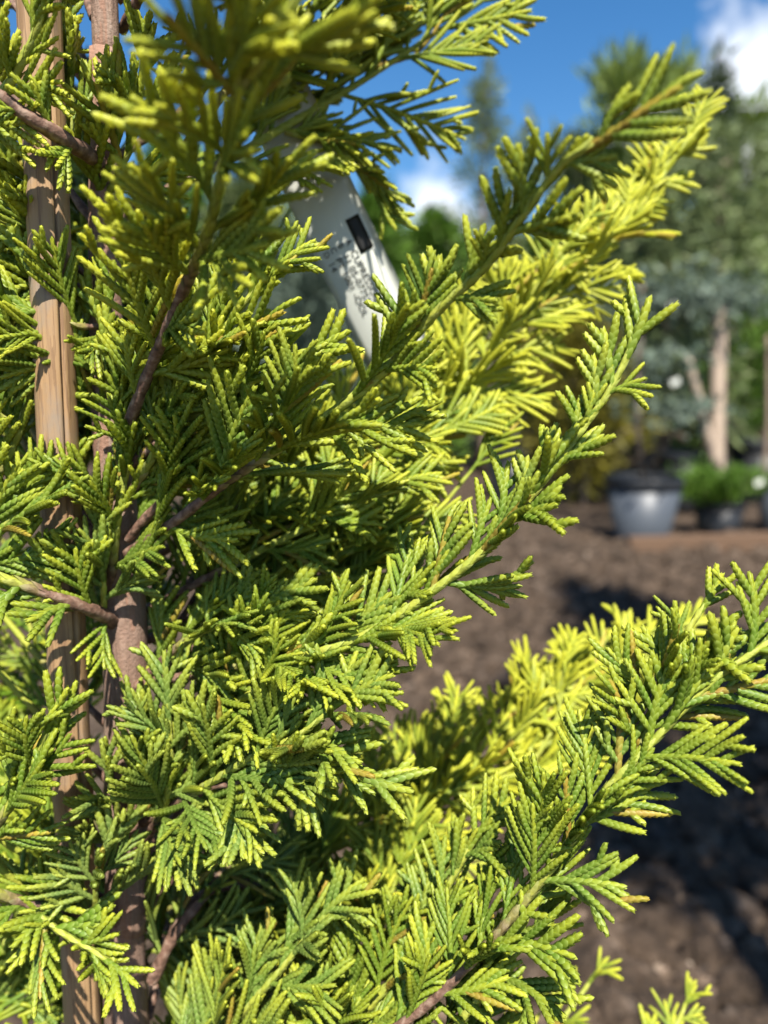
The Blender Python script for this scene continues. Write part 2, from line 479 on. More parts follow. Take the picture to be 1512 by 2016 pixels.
SPRAYS = []       # (branch index or None, mesh, matrix, yellow, blue, keep)
STEMS = []        # (buffer, name)
def stem_mesh(path, r0, r1, wood, rng, leaves=True):
    B = Buf(); n = 8; m = len(path); u = None
    for i, p in enumerate(path):
        q = i / (m - 1); t = (path[min(i + 1, m - 1)] - path[max(i - 1, 0)]).normalized()
        if u is None: u = t.orthogonal().normalized()
        u = (u - t * u.dot(t)).normalized(); w = t.cross(u)
        rad = r0 + (r1 - r0) * q
        rad *= 1 + .05 * math.sin(i * 2.1) + rng.uniform(-.06, .06)
        for k in range(n):
            a = 2 * math.pi * k / n; rr = rad * (1 + .09 * math.sin(2 * a + i * 1.3))
            g = min(1, max(0, (q - wood) * 2.2 + .5))
            B.add(p + u * (rr * math.cos(a)) + w * (rr * math.sin(a)), (g, 0, 0, 1))
    for i in range(m - 1):
        for k in range(n): a, b = i * n + k, i * n + (k + 1) % n; B.f.append((a, b, b + n, a + n))
    B.f.append(tuple((m - 1) * n + k for k in range(n)))
    u = None; sp = .0022
    for i, p in enumerate(path[:-2]):
        q = i / (m - 1); t = (path[i + 1] - path[max(i - 1, 0)]).normalized()
        if u is None: u = t.orthogonal().normalized()
        u = (u - t * u.dot(t)).normalized(); w = t.cross(u)
        g = min(1, max(0, (q - wood) * 2.2 + .5))
        if g < .25 or not leaves: continue
        rad = (r0 + (r1 - r0) * q) * 1.06
        for h in (0, 1):
            ph = (i % 2) * math.pi / 2 + h * math.pi + .1 * math.sin(i * 1.3)
            ids = []
            for dt, da, rr, e in ((-.05, 1.0, (.9, .96, .9), 0), (1.0, .95, (1.02, 1.14, 1.02), .15), (1.7, .5, (1.08, 1.2, 1.08), .5)):
                ids.append([B.add(p + t * (dt * sp) + u * (rad * rr[j] * math.cos(ph + a)) + w * (rad * rr[j] * math.sin(ph + a)), (g, e, 0, 1)) for j, a in enumerate((-da, 0, da))])
            tp_ = B.add(p + t * (2.3 * sp) + u * (rad * 1.2 * math.cos(ph)) + w * (rad * 1.2 * math.sin(ph)), (g, 1, 0, 1))
            for a, b in zip(ids, ids[1:]):
                for k in (0, 1): B.f.append((a[k], a[k + 1], b[k + 1], b[k]))
            l = ids[-1]; B.f.append((l[0], l[1], tp_)); B.f.append((l[1], l[2], tp_))
    me = mesh('branch', B.v, B.f); A = me.attributes.new('fol', 'FLOAT_COLOR', 'POINT'); A.data.foreach_set('color', [c for a in B.a for c in a])
    me.materials.append(M_STEM)
    return me

def branch(pts, r0=.0021, r1=.0009, L=.022, start=.12, step=.0052, yel=.2, blu=.0, wood=.35, seed=0, facing=(0, 0, 0), face_cam=1.0, spread=26, theta=44, lod=0, keep=None, tipL=None, vis=True, prof=None, droop=0.0, pix=True):
    r = random.Random(seed * 31 + 7); L *= 1.62; step *= 1.27; spread *= .75; r0 *= .8; r1 *= .75; start *= .6
    path = catmull([PM(*p) for p in pts] if pix else pts, .0022)
    me = stem_mesh(path, r0, r1, wood, r, pix); bi = len(STEMS); STEMS.append((me, vis))
    cum = [0]
    for a, b in zip(path, path[1:]): cum.append(cum[-1] + (b - a).length)
    tot = cum[-1]; s = start * tot; k = 0; idx = 0
    def frame_m(p, d, nrm, sc):
        x = d.normalized(); z = (nrm - x * nrm.dot(x)).normalized(); y = z.cross(x)
        return Matrix(((x.x, y.x, z.x, p.x), (x.y, y.y, z.y, p.y), (x.z, y.z, z.z, p.z), (0, 0, 0, 1))) @ Matrix.Scale(sc, 4)
    while s < tot - .004:
        while idx < len(cum) - 2 and cum[idx + 1] < s: idx += 1
        p = path[idx]; T = (path[min(idx + 2, len(path) - 1)] - path[max(0, idx - 1)]).normalized(); q = s / tot
        Nn = ((CAM - p).normalized() * face_cam + Vector(facing)).normalized()
        Nn = (Nn - T * Nn.dot(T))
        Nn = Nn.normalized() if Nn.length > .05 else T.orthogonal()
        S = Nn.cross(T)
        psi = (0 if k % 2 == 0 else math.pi) + R(r.gauss(0, spread))
        near = k % 4 == 3
        if near: psi = math.pi / 2 * r.choice((1, 1, 1, -1)) + R(r.gauss(0, 35))
        out = S * math.cos(psi) + Nn * math.sin(psi)
        th = R(r.gauss(theta, 7)) * (1 - .2 * q) * (.6 if near else 1)
        d = T * math.cos(th) + out * math.sin(th) + Vector((0, 0, -droop * r.random()))
        nrm = (T.cross(out) * (1 if math.sin(psi) > 0 or abs(math.cos(psi)) > .7 else -1))
        if nrm.dot(Nn) < 0: nrm = -nrm
        nrm = (nrm + d.cross(nrm) * r.gauss(0, .38)).normalized()
        pr = prof(q) if prof else (.75 + .25 * min(1, q * 4)) * (1 - .55 * max(0, q - .35) / .65)
        l = max(.009, L * pr * r.uniform(.75, 1.2))
        m_, sc = pick(l, r, lod)
        tp = p + d.normalized() * l
        pr_ = proj(tp + d.normalized() * .008)
        if pix and pr_ and 590 < pr_[0] < 800 and 395 < pr_[1] < 590: s += step; k += 1; continue     # clear view of the tag
        if keep is None or (keep(tp) and keep(p + d.normalized() * l * .5)):
            SPRAYS.append((bi, m_, frame_m(p, d, nrm, sc), max(0, yel + .26 * min(1, max(0, (p.z - .74) / .1)) + r.gauss(0, .09)), max(0, min(1, blu + r.gauss(0, .12))), lod))
        s += step * r.uniform(.7, 1.3) * (1 - .25 * q); k += 1
    T = (path[-1] - path[-4]).normalized(); Nn = ((CAM - path[-1]).normalized() * face_cam + Vector(facing)).normalized()
    m_, sc = pick(tipL or L * .62, r, lod)
    SPRAYS.append((bi, m_, frame_m(path[-1] - T * .002, T, Nn + Vector((r.gauss(0, .2), r.gauss(0, .2), 0)), sc), yel + .12, blu, lod))
    return path

F = (0, 0, .35)
# rising close to the lens
branch([(255, 830, 222), (310, 690, 205), (362, 570, 187), (405, 470, 168), (440, 330, 152), (462, 190, 138), (478, 40, 128), (488, -110, 122)], r0=.0022, r1=.0011, L=0.017, start=.14, step=.0064, yel=.42, wood=.5, seed=1, facing=(0, 0, -.1), spread=30)
branch([(462, 190, 138), (520, 110, 132), (560, 40, 128), (610, -40, 126)], L=0.012, start=.15, step=.006, yel=.5, seed=2, r0=.0012, wood=0)
# main limb across the middle
branch([(250, 1090, 240), (340, 1030, 225), (450, 945, 213), (600, 850, 206), (740, 745, 198), (850, 625, 188), (955, 525, 176), (1030, 425, 164), (1105, 325, 155), (1170, 285, 151)], r0=.0021, r1=.001, L=.019, start=.16, step=.0056, yel=.22, wood=.36, seed=3, facing=F, spread=28, prof=lambda q: 1.0 if q < .45 else 1.0 - .62 * min(1, (q - .45) / .3))
# yellow limb behind it
branch([(300, 1200, 262), (430, 1110, 272), (520, 1050, 280), (700, 900, 295), (870, 800, 305), (1000, 660, 312), (1100, 570, 318), (1220, 450, 325), (1310, 340, 330), (1350, 275, 330)], r0=.0024, r1=.001, L=.024, start=.3, step=.0042, yel=.95, wood=.35, seed=4, facing=F)
branch([(1000, 660, 312), (1060, 560, 312), (1110, 490, 312), (1140, 450, 312)], L=.015, yel=.6, seed=41, r0=.0012, wood=0)
# mid limb to the open ground
branch([(265, 1350, 250), (450, 1315, 234), (600, 1290, 222), (720, 1250, 215), (850, 1165, 208), (960, 1075, 203), (1060, 960, 200), (1150, 840, 198), (1205, 760, 196), (1240, 690, 195)], r0=.0021, r1=.001, L=0.0155, start=.2, step=.0052, yel=.22, wood=.2, seed=5, facing=F, prof=lambda q: 1.0 if q < .45 else 1.0 - .5 * min(1, (q - .45) / .4))
# low limb
branch([(560, 2150, 238), (800, 2010, 226), (960, 1860, 216), (1090, 1700, 208), (1190, 1560, 203), (1290, 1455, 200), (1380, 1360, 198), (1460, 1300, 196), (1560, 1235, 195)], r0=.0021, r1=.001, L=0.016, start=.08, step=.005, yel=.15, wood=.5, seed=6, facing=F, prof=lambda q: 1.0 - .75 * max(0, q - .5))
branch([(1255, 1490, 204), (1300, 1350, 205), (1350, 1250, 206), (1385, 1195, 206)], L=.012, yel=.25, seed=61, r0=.0012, wood=0, step=.005)
# yellow low limbs behind
branch([(300, 1930, 270), (400, 1760, 280), (600, 1730, 292), (800, 1640, 302), (950, 1500, 312), (1090, 1380, 320), (1220, 1300, 328), (1310, 1250, 333)], r0=.0024, L=.026, start=.3, yel=1.0, step=.0042, wood=.35, seed=7, facing=F)
branch([(760, 1750, 290), (840, 1580, 300), (880, 1460, 305)], L=.024, yel=.75, seed=71, step=.0042, r0=.0012, wood=0)
branch([(1010, 1560, 312), (1090, 1430, 316), (1110, 1320, 318)], L=.018, yel=1.0, seed=72, r0=.0012, wood=0)
# fans round the stem
branch([(290, 1650, 258), (325, 1580, 240), (335, 1500, 233), (332, 1410, 230)], L=.021, start=.2, step=.0045, yel=.02, blu=.45, seed=8, facing=F, wood=.3)
branch([(280, 1620, 255), (400, 1550, 232), (480, 1500, 222), (590, 1445, 214), (660, 1390, 210)], L=.021, start=.2, step=.0048, yel=.06, blu=.3, seed=9, facing=F, droop=.5)
branch([(400, 1552, 232), (500, 1535, 222), (620, 1505, 214), (710, 1530, 210)], L=.016, start=.15, yel=.1, blu=.25, seed=10, facing=F, droop=.6, r0=.0013)
branch([(300, 1460, 252), (430, 1400, 236), (560, 1330, 225), (660, 1280, 219)], L=.02, start=.2, yel=.08, blu=.15, seed=11, facing=F, step=.0048)
branch([(290, 1330, 252), (370, 1260, 238), (450, 1220, 230), (540, 1180, 224)], L=.016, start=.25, yel=.05, blu=.2, seed=12, facing=F)
# side twigs to the west of the stem
branch([(228, 1226, 247), (190, 1205, 234), (130, 1182, 225), (40, 1150, 218), (-60, 1120, 212)], r0=.0032, r1=.0014, L=0.013, start=.25, step=.0065, yel=.12, wood=.7, seed=13, facing=F, droop=.7)
branch([(235, 1810, 262), (185, 1800, 247), (130, 1792, 241), (75, 1783, 238), (0, 1760, 232), (-60, 1730, 228)], r0=.0034, r1=.0014, L=0.013, start=.3, yel=.14, wood=.8, seed=14, facing=F, droop=.3)
branch([(60, 1785, 238), (120, 1835, 232), (180, 1870, 228), (215, 1895, 226)], L=.013, start=.1, yel=.2, seed=15, r0=.0012, wood=0, step=.004)
branch([(-60, 1690, 225), (10, 1600, 220), (60, 1510, 218), (95, 1430, 216)], L=0.015, start=.1, yel=.12, seed=16, facing=F, step=.0046)
branch([(-90, 260, 206), (0, 190, 200), (50, 110, 195), (90, 20, 190)], L=0.012, start=.1, yel=.25, seed=17, spread=40)
branch([(192, 318, 226), (165, 298, 214), (120, 270, 203), (60, 232, 197), (-40, 165, 190)], r0=.0032, r1=.0022, L=.011, start=.75, yel=.2, wood=1.2, seed=18)
branch([(135, 285, 222), (140, 210, 222), (135, 130, 222), (130, 70, 222)], L=.011, start=.12, yel=.12, seed=19, r0=.0011, wood=0, step=.0046)
branch([(205, 1205, 240), (203, 1130, 233), (198, 1060, 230)], L=.012, start=.1, yel=.02, blu=.4, seed=22, r0=.0012, wood=0, step=.0042)
branch([(188, 1800, 244), (190, 1740, 238), (205, 1680, 236)], L=.015, start=.05, yel=.02, blu=.7, seed=23, r0=.0012, wood=0, step=.0035)
branch([(225, 1660, 250), (230, 1590, 240), (215, 1530, 236)], L=.013, start=.1, yel=.02, blu=.6, seed=24, r0=.0012, wood=0, step=.004)
branch([(215, 1170, 245), (232, 1010, 232), (255, 880, 228), (250, 760, 226)], L=.016, start=.1, yel=.1, seed=54, facing=F, wood=.2)
branch([(215, 820, 240), (200, 700, 230), (215, 600, 226)], L=.014, start=.1, yel=.15, seed=55, facing=F, wood=.2)
# upper middle, below the close limb
branch([(240, 880, 238), (320, 770, 224), (400, 700, 216), (470, 610, 212), (530, 540, 210)], L=.017, start=.2, yel=.2, seed=25, facing=F, step=.0048)
branch([(250, 920, 232), (390, 810, 220), (510, 745, 212), (600, 700, 207)], L=.015, start=.2, yel=.2, seed=26, facing=F)
branch([(240, 1000, 236), (300, 900, 226), (330, 820, 222)], L=.016, start=.2, yel=.05, seed=27, facing=F)
branch([(250, 1060, 238), (400, 900, 224), (490, 800, 218)], L=.018, start=.2, yel=.08, seed=28, facing=F)
branch([(220, 720, 240), (120, 650, 226), (40, 610, 219), (-40, 580, 214)], L=.017, start=.2, yel=.22, seed=29, facing=F, r0=.0016)
branch([(200, 560, 240), (110, 500, 228), (40, 450, 222), (-40, 420, 218)], L=.017, start=.25, yel=.3, seed=30, facing=F, r0=.0016)
branch([(-60, 1010, 236), (0, 930, 232), (45, 830, 230), (70, 740, 229)], L=.02, start=.05, yel=.2, seed=31, facing=F)
branch([(-60, 760, 240), (0, 690, 238), (40, 600, 236)], L=.02, start=.05, yel=.2, seed=32, facing=F)
branch([(-80, 1150, 225), (-10, 1060, 222), (40, 980, 222)], L=.018, start=.05, yel=.12, seed=33, facing=F)
branch([(-80, 480, 250), (0, 400, 248), (40, 300, 246)], L=.022, start=.05, yel=.4, seed=34, facing=F)
branch([(220, 640, 236), (150, 640, 226), (90, 590, 221), (60, 530, 220)], L=.014, start=.25, yel=.12, seed=35, r0=.0013)
branch([(190, 420, 234), (240, 330, 224), (270, 240, 218), (280, 150, 214)], L=.015, start=.2, yel=.15, seed=36, r0=.0013, wood=0)
# shaded limb against the sky
branch([(230, 420, 245), (420, 330, 262), (560, 250, 272), (680, 180, 280), (790, 110, 286), (880, 50, 290), (930, 15, 292)], L=.034, start=.35, step=.0062, yel=.18, seed=37, facing=(0, -.2, .8), face_cam=.5, spread=22, theta=50, wood=.3, r0=.0022)
branch([(560, 260, 272), (660, 290, 276), (720, 350, 278), (745, 395, 278)], L=.014, yel=.25, seed=38, facing=(0, 0, .6), face_cam=.6, r0=.0012, wood=0, step=.008)
branch([(420, 200, 262), (560, 90, 270), (680, 10, 276), (760, -60, 280)], L=0.024, yel=.2, seed=39, facing=(0, -.2, .8), face_cam=.5, spread=22, start=.25, wood=.2)
branch([(240, 60, 232), (320, -80, 212), (440, -190, 192), (580, -260, 180), (720, -330, 176)], L=.03, start=.2, step=.004, yel=.25, seed=56, facing=(0, -.2, .8), face_cam=.3)  # this limb and the next: added above the view to shade the tag
branch([(230, 0, 235), (420, -150, 228), (600, -240, 222), (780, -330, 220)], L=.03, start=.3, step=.004, yel=.25, seed=57, facing=(0, -.2, .8), face_cam=.3)
# behind the main limb
branch([(280, 1110, 262), (450, 1010, 270), (620, 930, 272), (780, 880, 275), (870, 850, 278)], L=.026, start=.35, yel=.38, seed=40, facing=F)
branch([(290, 1260, 265), (500, 1160, 262), (680, 1090, 262), (800, 1050, 262)], L=.024, start=.3, yel=.28, seed=42, facing=F)
branch([(290, 1200, 262), (500, 1090, 252), (640, 1020, 248), (760, 960, 248)], L=.02, start=.3, yel=.25, seed=43, facing=F)
# lower skirts
branch([(330, 2150, 256), (480, 1990, 244), (560, 1900, 240), (620, 1820, 238)], L=.022, start=.1, yel=.05, blu=.35, seed=44, facing=F)
branch([(560, 2180, 250), (720, 1990, 240), (820, 1870, 236), (880, 1750, 234), (930, 1660, 233)], L=.021, start=.1, yel=.12, blu=.1, seed=45, facing=F)
branch([(600, 2100, 270), (700, 1900, 276), (760, 1780, 280), (800, 1680, 283)], L=.024, start=.1, yel=.4, seed=46, facing=F)
branch([(380, 2080, 268), (440, 1900, 276), (500, 1790, 282), (540, 1720, 286)], L=.024, start=.05, yel=.08, blu=.5, seed=47, facing=F)
branch([(300, 1930, 266), (350, 1830, 264), (430, 1730, 268), (480, 1640, 270)], L=.02, start=.3, yel=.05, blu=.6, seed=48, facing=F, r0=.003, r1=.0015, wood=.8)
branch([(800, 2180, 236), (900, 2020, 228), (980, 1920, 224), (1040, 1850, 222)], L=.02, start=.05, yel=.1, blu=.15, seed=49, facing=F, droop=.3)
branch([(-80, 2060, 290), (0, 1980, 286), (50, 1900, 284)], L=.02, start=.05, yel=.05, blu=.4, seed=50, facing=F)
branch([(900, 2180, 300), (1040, 2080, 312), (1120, 1990, 318), (1170, 1920, 322)], L=0.011, start=.3, yel=.45, seed=51, facing=F, step=.007)
branch([(1180, 2200, 300), (1290, 2080, 310), (1330, 2020, 315), (1350, 1975, 318)], L=0.01, start=.3, yel=.5, seed=52, facing=F, step=.007)

# the rest of the crown, behind and above
def keep_mid(p):
    q = proj(p)
    if q is None: return False
    x, y, d = q
    if d < .262 and -40 < y < 2060: return False
    lim = [(-200, 620), (150, 560), (380, 470), (600, 440), (760, 560), (850, 760), (1000, 830), (1150, 770), (1350, 690), (1500, 640), (1650, 700), (1760, 880), (1900, 1020), (2100, 1100)]
    if y < -200: return True
    for (y0, x0), (y1, x1) in zip(lim, lim[1:]):
        if y0 <= y <= y1: return x < x0 + (x1 - x0) * (y - y0) / (y1 - y0)
    return True
rb = random.Random(77)
AX = Vector((-.086, .248))
def auto(z, az, ln, el, seed, keep, yel, blu):
    base = Vector((AX.x, AX.y, z)); h = Vector((math.cos(az), math.sin(az), 0))
    pts = [base + (h * math.cos(el) * t + Vector((0, 0, 1)) * (math.sin(el) * t + .25 * t * t)) * ln for t in (0, .35, .7, 1)]
    branch(pts, L=.026, start=.3, step=.0095 if z < 1.04 else .014, yel=yel, blu=blu, seed=seed, face_cam=.2, facing=(0, -.3, .8), lod=1, keep=keep, vis=True, pix=False, r0=.0018)
z = .46; i = 0
while z < 1.04:
    for k in range(2):
        az = rb.uniform(.0, math.pi) if rb.random() < .8 else rb.uniform(math.pi, math.pi * 1.25)
        auto(z, az, rb.uniform(.09, .15), R(rb.uniform(30, 50)), 300 + i, keep_mid, .12 + .15 * rb.random(), .25 * rb.random()); i += 1
    z += .021
def keep_out(p):
    q = proj(p)
    return q is None or q[1] < -60 or q[2] > .33 and q[0] < 420
while z < 2.4:
    az = rb.uniform(0, 2 * math.pi)
    auto(z, az, rb.uniform(.08, .15) * (1 - .5 * (z - 1.04) / 1.36), R(rb.uniform(35, 55)), 300 + i, keep_out, .2, .1); i += 1
    z += .024

cy = empty('golden_cypress', (AX.x, AX.y, 0))
tag(cy, 'yellow green conifer with scale leaved sprays tied to a cane', 'conifer tree')
# trunk
rt = random.Random(3)
tp = [Vector((AX.x - .003, AX.y + .002, 0)), PM(252, 2050, 275), PM(250, 1800, 266), PM(248, 1500, 258), PM(245, 1200, 250), PM(222, 900, 243), PM(208, 600, 237), PM(205, 300, 230), PM(204, 100, 226), PM(200, -150, 222), Vector((AX.x + .01, AX.y, 1.3)), Vector((AX.x, AX.y + .01, 2.45))]
tr_ = [.010, .0076, .0075, .0072, .0069, .0057, .0049, .0044, .0040, .0036, .003, .001]
path = catmull(tp, .006)
# radius along the path by arc length
cum = [0]
for a, b in zip(path, path[1:]): cum.append(cum[-1] + (b - a).length)
key = []
for p in tp: key.append(cum[min(range(len(path)), key=lambda i: (path[i] - p).length)])
rads = [float(np.interp(c, key, tr_)) for c in cum]
rads = [r_ * (1 + .05 * noise.noise(Vector((c * 60, 1, 2)))) for r_, c in zip(rads, cum)]
mb = MB(); mb.tube(path, rads, 18, True, .035, rt)
trunk = mb.build('trunk', M_BARK, cy)

stem_obs = []
used = [[] for _ in STEMS]
for s in SPRAYS: used[s[0]].append(s)
# rank the sprays by how large they show
def shown(s):
    q = proj(s[2].translation)
    t = proj(s[2] @ Vector((.012, 0, 0)))
    if q is None or t is None or not (-60 < t[0] < 1572 and -60 < t[1] < 2076): return 0
    return s[2].to_scale().x / q[2] * (1 if s[5] == 0 else .3)
order = sorted(range(len(SPRAYS)), key=lambda i: -shown(SPRAYS[i]))
single = set(order[:300])
by_stem = {}
for i in single: by_stem.setdefault(SPRAYS[i][0], []).append(i)
rest_stem = Buf(); RV, RF, RA, RT = [], [], [], []
nv = 0
lead = []
for si, (me, vis) in enumerate(STEMS):
    if si in by_stem:
        so_ = obj('branch', me, None, cy)
        for i in by_stem[si]:
            _, m_, M, y, bl, lod = SPRAYS[i]
            o = bpy.data.objects.new('spray', m_); col.objects.link(o)
            o.parent = so_; o.matrix_parent_inverse = wmat(so_).inverted(); o.matrix_basis = M; o.color = (y, bl, 0, 1)
    else: lead.append(me)
def arrays(me):
    n = len(me.vertices); v = np.empty(n * 3, np.float32); me.vertices.foreach_get('co', v)
    nl = len(me.loops); li = np.empty(nl, np.int32); me.loops.foreach_get('vertex_index', li)
    npol = len(me.polygons); ls = np.empty(npol, np.int32); me.polygons.foreach_get('loop_start', ls)
    a = np.empty(n * 4, np.float32); me.attributes['fol'].data.foreach_get('color', a)
    return v.reshape(-1, 3), li, ls, a
cache = {}
def join(items, name, mat):
    V, LI, LS, A, T = [], [], [], [], []; vo = lo = 0
    for me, M, y, bl in items:
        if me.name not in cache: cache[me.name] = arrays(me)
        v, li, ls, a = cache[me.name]
        m = np.array(M, dtype=np.float32)
        V.append(v @ m[:3, :3].T + m[:3, 3]); LI.append(li + vo); LS.append(ls + lo); A.append(a)
        t = np.zeros((len(v), 4), np.float32); t[:, 0] = y; t[:, 1] = bl; t[:, 3] = 1; T.append(t.ravel())
        vo += len(v); lo += len(li)
    V = np.concatenate(V).ravel(); LI = np.concatenate(LI); LS = np.concatenate(LS); A = np.concatenate(A); T = np.concatenate(T)
    me = bpy.data.meshes.new(name)
    me.vertices.add(vo); me.vertices.foreach_set('co', V)
    me.loops.add(lo); me.loops.foreach_set('vertex_index', LI)
    me.polygons.add(len(LS)); me.polygons.foreach_set('loop_start', LS)
    me.update(calc_edges=True)
    me.polygons.foreach_set('use_smooth', np.ones(len(LS), dtype=bool))
    at = me.attributes.new('fol', 'FLOAT_COLOR', 'POINT'); at.data.foreach_set('color', A)
    at = me.attributes.new('tint', 'FLOAT_COLOR', 'POINT'); at.data.foreach_set('color', T)
    me.materials.append(mat)
    return me
def coarse(s_):
    m_ = s_[1]; far = shown(s_) == 0 or s_[5] == 1
    if m_.name in LOW: return LOW[m_.name][1 if far else 0]
    return LOW1[m_.name]
restm = [(coarse(SPRAYS[i]), SPRAYS[i][2], SPRAYS[i][3], SPRAYS[i][4]) for i in order[300:]]
fo = obj('foliage', join(restm, 'foliage', M_FOL), None, cy); fo.color = (0, 0, 0, 1); fo['kind'] = 'stuff'
if lead:
    to = obj('twigs', join([(m_, Matrix.Identity(4), 0, 0) for m_ in lead], 'twigs', M_STEM), None, cy); to['kind'] = 'stuff'
print('SPRAYS', len(SPRAYS), 'rest polys', len(fo.data.polygons), 'stems', len(STEMS))

# ------------------------------------------------------------------ cane
a, b = PM(80, 100, 213), PM(163, 2016, 263)
dv = (b - a).normalized()
top = a - dv * .30; bot = a + dv * ((-a.z) / dv.z)
n_ = 160
pts = [top + (bot - top) * (i / n_) for i in range(n_ + 1)]
prof = []
NS = 64
mb = MB()
rc = random.Random(8)
def cane_r(p): return .0059 + .0003 * noise.noise(Vector((0, 0, p.z * 9)))
# a drying crack runs down the side towards the trunk
u0 = None
for i, p in enumerate(pts):
    t = dv; to_cam = (CAM - p); to_cam = (to_cam - t * to_cam.dot(t)).normalized(); w = t.cross(to_cam)
    rr = cane_r(p); q = proj(p)
    node = 0
    for zn in (.905, .62, .30): node = max(node, math.exp(-((p.z - zn) / .004) ** 2))
    for k in range(NS):
        an = 2 * math.pi * k / NS
        # angle 0 towards the camera, positive to the trunk side
        ck = R(28 + 6 * math.sin(p.z * 14))
        dd = (an - ck + math.pi) % (2 * math.pi) - math.pi
        g = 1 - (.38 * math.exp(-(dd / .055) ** 2) + .05 * math.exp(-((dd + 1.0) / .05) ** 2)) * (p.z < .9)
        g *= 1 + .10 * node + .02 * math.sin(5 * an + p.z * 8)
        mb.v.append(p + to_cam * (rr * g * math.cos(an)) - w * (rr * g * math.sin(an)))
for i in range(n_):
    for k in range(NS): a_, b_2 = i * NS + k, i * NS + (k + 1) % NS; mb.f.append((a_, b_2, b_2 + NS, a_ + NS))
mb.f.append(tuple(range(NS)))
ck = mb.build('bamboo_cane', M_CANE)
tag(ck, 'tan wooden cane standing beside the conifer trunk', 'garden cane')

# ------------------------------------------------------------------ plant tag
M_TAG = mat_plain('tag_plastic', (.62, .63, .56), .42, .05, 120)
M_INK = mat_plain('tag_ink', (.012, .012, .012), .6, .1)
tg = empty('plant_tag', PM(690, 520, 276))
tag(tg, 'pale grey printed plant tag hanging among the sprays', 'plant tag')
ax0, ax1 = PM(540, 190, 276), PM(790, 712, 295)
tv = (ax1 - ax0); tl = tv.length; tv.normalize()
tn_ = (CAM - ax0).normalized() + Vector((-.25, 0, .1)); tn_ = (tn_ - tv * tn_.dot(tv)).normalized()
ts = tv.cross(tn_).normalized()          # across the tag
if ts.x < 0: ts = -ts
TW = .0125
def tag_pt(u, v, lift=0.0):
    """u along (0..1), v across (-1..1)"""
    bowl = .0035 * math.sin(u * 3.0) - .0022 * v * v
    return ax0 + tv * (u * tl) + ts * (v * TW) + tn_ * (bowl + lift)
def strip(u0, u1, v0, v1, lift, th, f=tag_pt, nu=30, nv_=8):
    m = MB()
    for s_ in (0, 1):
        for i in range(nu + 1):
            for j in range(nv_ + 1): m.v.append(f(u0 + (u1 - u0) * i / nu, v0 + (v1 - v0) * j / nv_, lift - th * s_))
    W = nv_ + 1; o2 = (nu + 1) * W
    for i in range(nu):
        for j in range(nv_): a = i * W + j; m.f.append((a, a + 1, a + W + 1, a + W)); m.f.append((o2 + a, o2 + a + W, o2 + a + W + 1, o2 + a + 1))
    for i in range(nu):
        for a in (i * W, i * W + nv_): m.f.append((a, a + W, o2 + a + W, o2 + a))
    for j in range(nv_):
        for a in (j, nu * W + j): m.f.append((a, a + 1, o2 + a + 1, o2 + a))
    return m
strip(0, 1, -1, 1, 0, .0004).build('front_panel', M_TAG, tg)
def back_pt(u, v, lift=0.0): return ax0 + tv * (u * tl) + ts * (v * TW * .97 - .0035 * math.sin(u * 2.6)) - tn_ * (.0015 + .013 * math.sin(min(1, u * 1.1) * 2.9) - lift)
strip(0, .98, -1, 1, 0, .0004, back_pt).build('back_panel', M_TAG, tg)
strip(.475, .60, .36, .78, .00025, .0002, nu=8, nv_=3).build('printed_block', M_INK, tg)
# lettering reads down the tag
def lettering(txt, u, v, size):
    cu = bpy.data.curves.new('lettering', 'FONT'); cu.body = txt; cu.size = size; cu.extrude = .00002; cu.space_character = 1.05
    tmp = bpy.data.objects.new('tmp', cu); col.objects.link(tmp)
    dg = bpy.context.evaluated_depsgraph_get(); me = bpy.data.meshes.new_from_object(tmp.evaluated_get(dg))
    col.objects.unlink(tmp); bpy.data.objects.remove(tmp)
    for vv in me.vertices:
        vv.co = tag_pt(u + vv.co.x / tl, v + vv.co.y / TW, .00028 + vv.co.z)
    me.update(); return obj('lettering', me, M_INK, tg)
for txt, u, v in (('A CUPRESSOC L', .50, .10), ('B 11 05-07755', .50, -.16), ('C PT 1001 -OOL', .50, -.42), ('D 14', .50, -.68)):
    lettering(txt[:1], .535, v, .0032)
    lettering(txt[2:], .575, v, .0036)
mb = MB(); e = [PM(734, 486, 277), PM(748, 520, 279), PM(760, 556, 281), PM(776, 588, 282), PM(800, 630, 284)]
mb.tube(catmull(e, .002), [.00042] * len(catmull(e, .002)), 6); mb.build('loop_edge', M_TAG, tg)  # thin rod shaped as the bright edge-on highlight of the back panel

# ------------------------------------------------------------------ nursery behind
def leaf_cloud(name, pts_dirs, size, rng, aspect=.22, flat=.3):
    v, f, a = [], [], []
    for p, d in pts_dirs:
        d = (d + Vector((rng.gauss(0, flat), rng.gauss(0, flat), rng.gauss(0, flat)))).normalized()
        s = d.cross(Vector((rng.gauss(0, 1), rng.gauss(0, 1), rng.gauss(0, 1)))).normalized()
        L = size * rng.uniform(.6, 1.4); W = L * aspect
        b = len(v); nrm = d.cross(s)
        v += [p - d * L * .1, p + d * L * .4 + s * W * .5 + nrm * W * .15, p + d * L, p + d * L * .4 - s * W * .5 + nrm * W * .15]
        f += [(b, b + 1, b + 2), (b, b + 2, b + 3)]
        c = rng.random(); a += [c] * 4
    me = mesh(name, v, f, False); A = me.attributes.new('rnd', 'FLOAT', 'POINT'); A.data.foreach_set('value', a)
    return me
M_WOODG = mat_plain('grey_wood', (.20, .15, .11), .85, .3, 20, .3, .5, .01)
M_PALE = mat_plain('pale_bark', (.40, .31, .235), .8, .25, 14, .3, .4, .01)
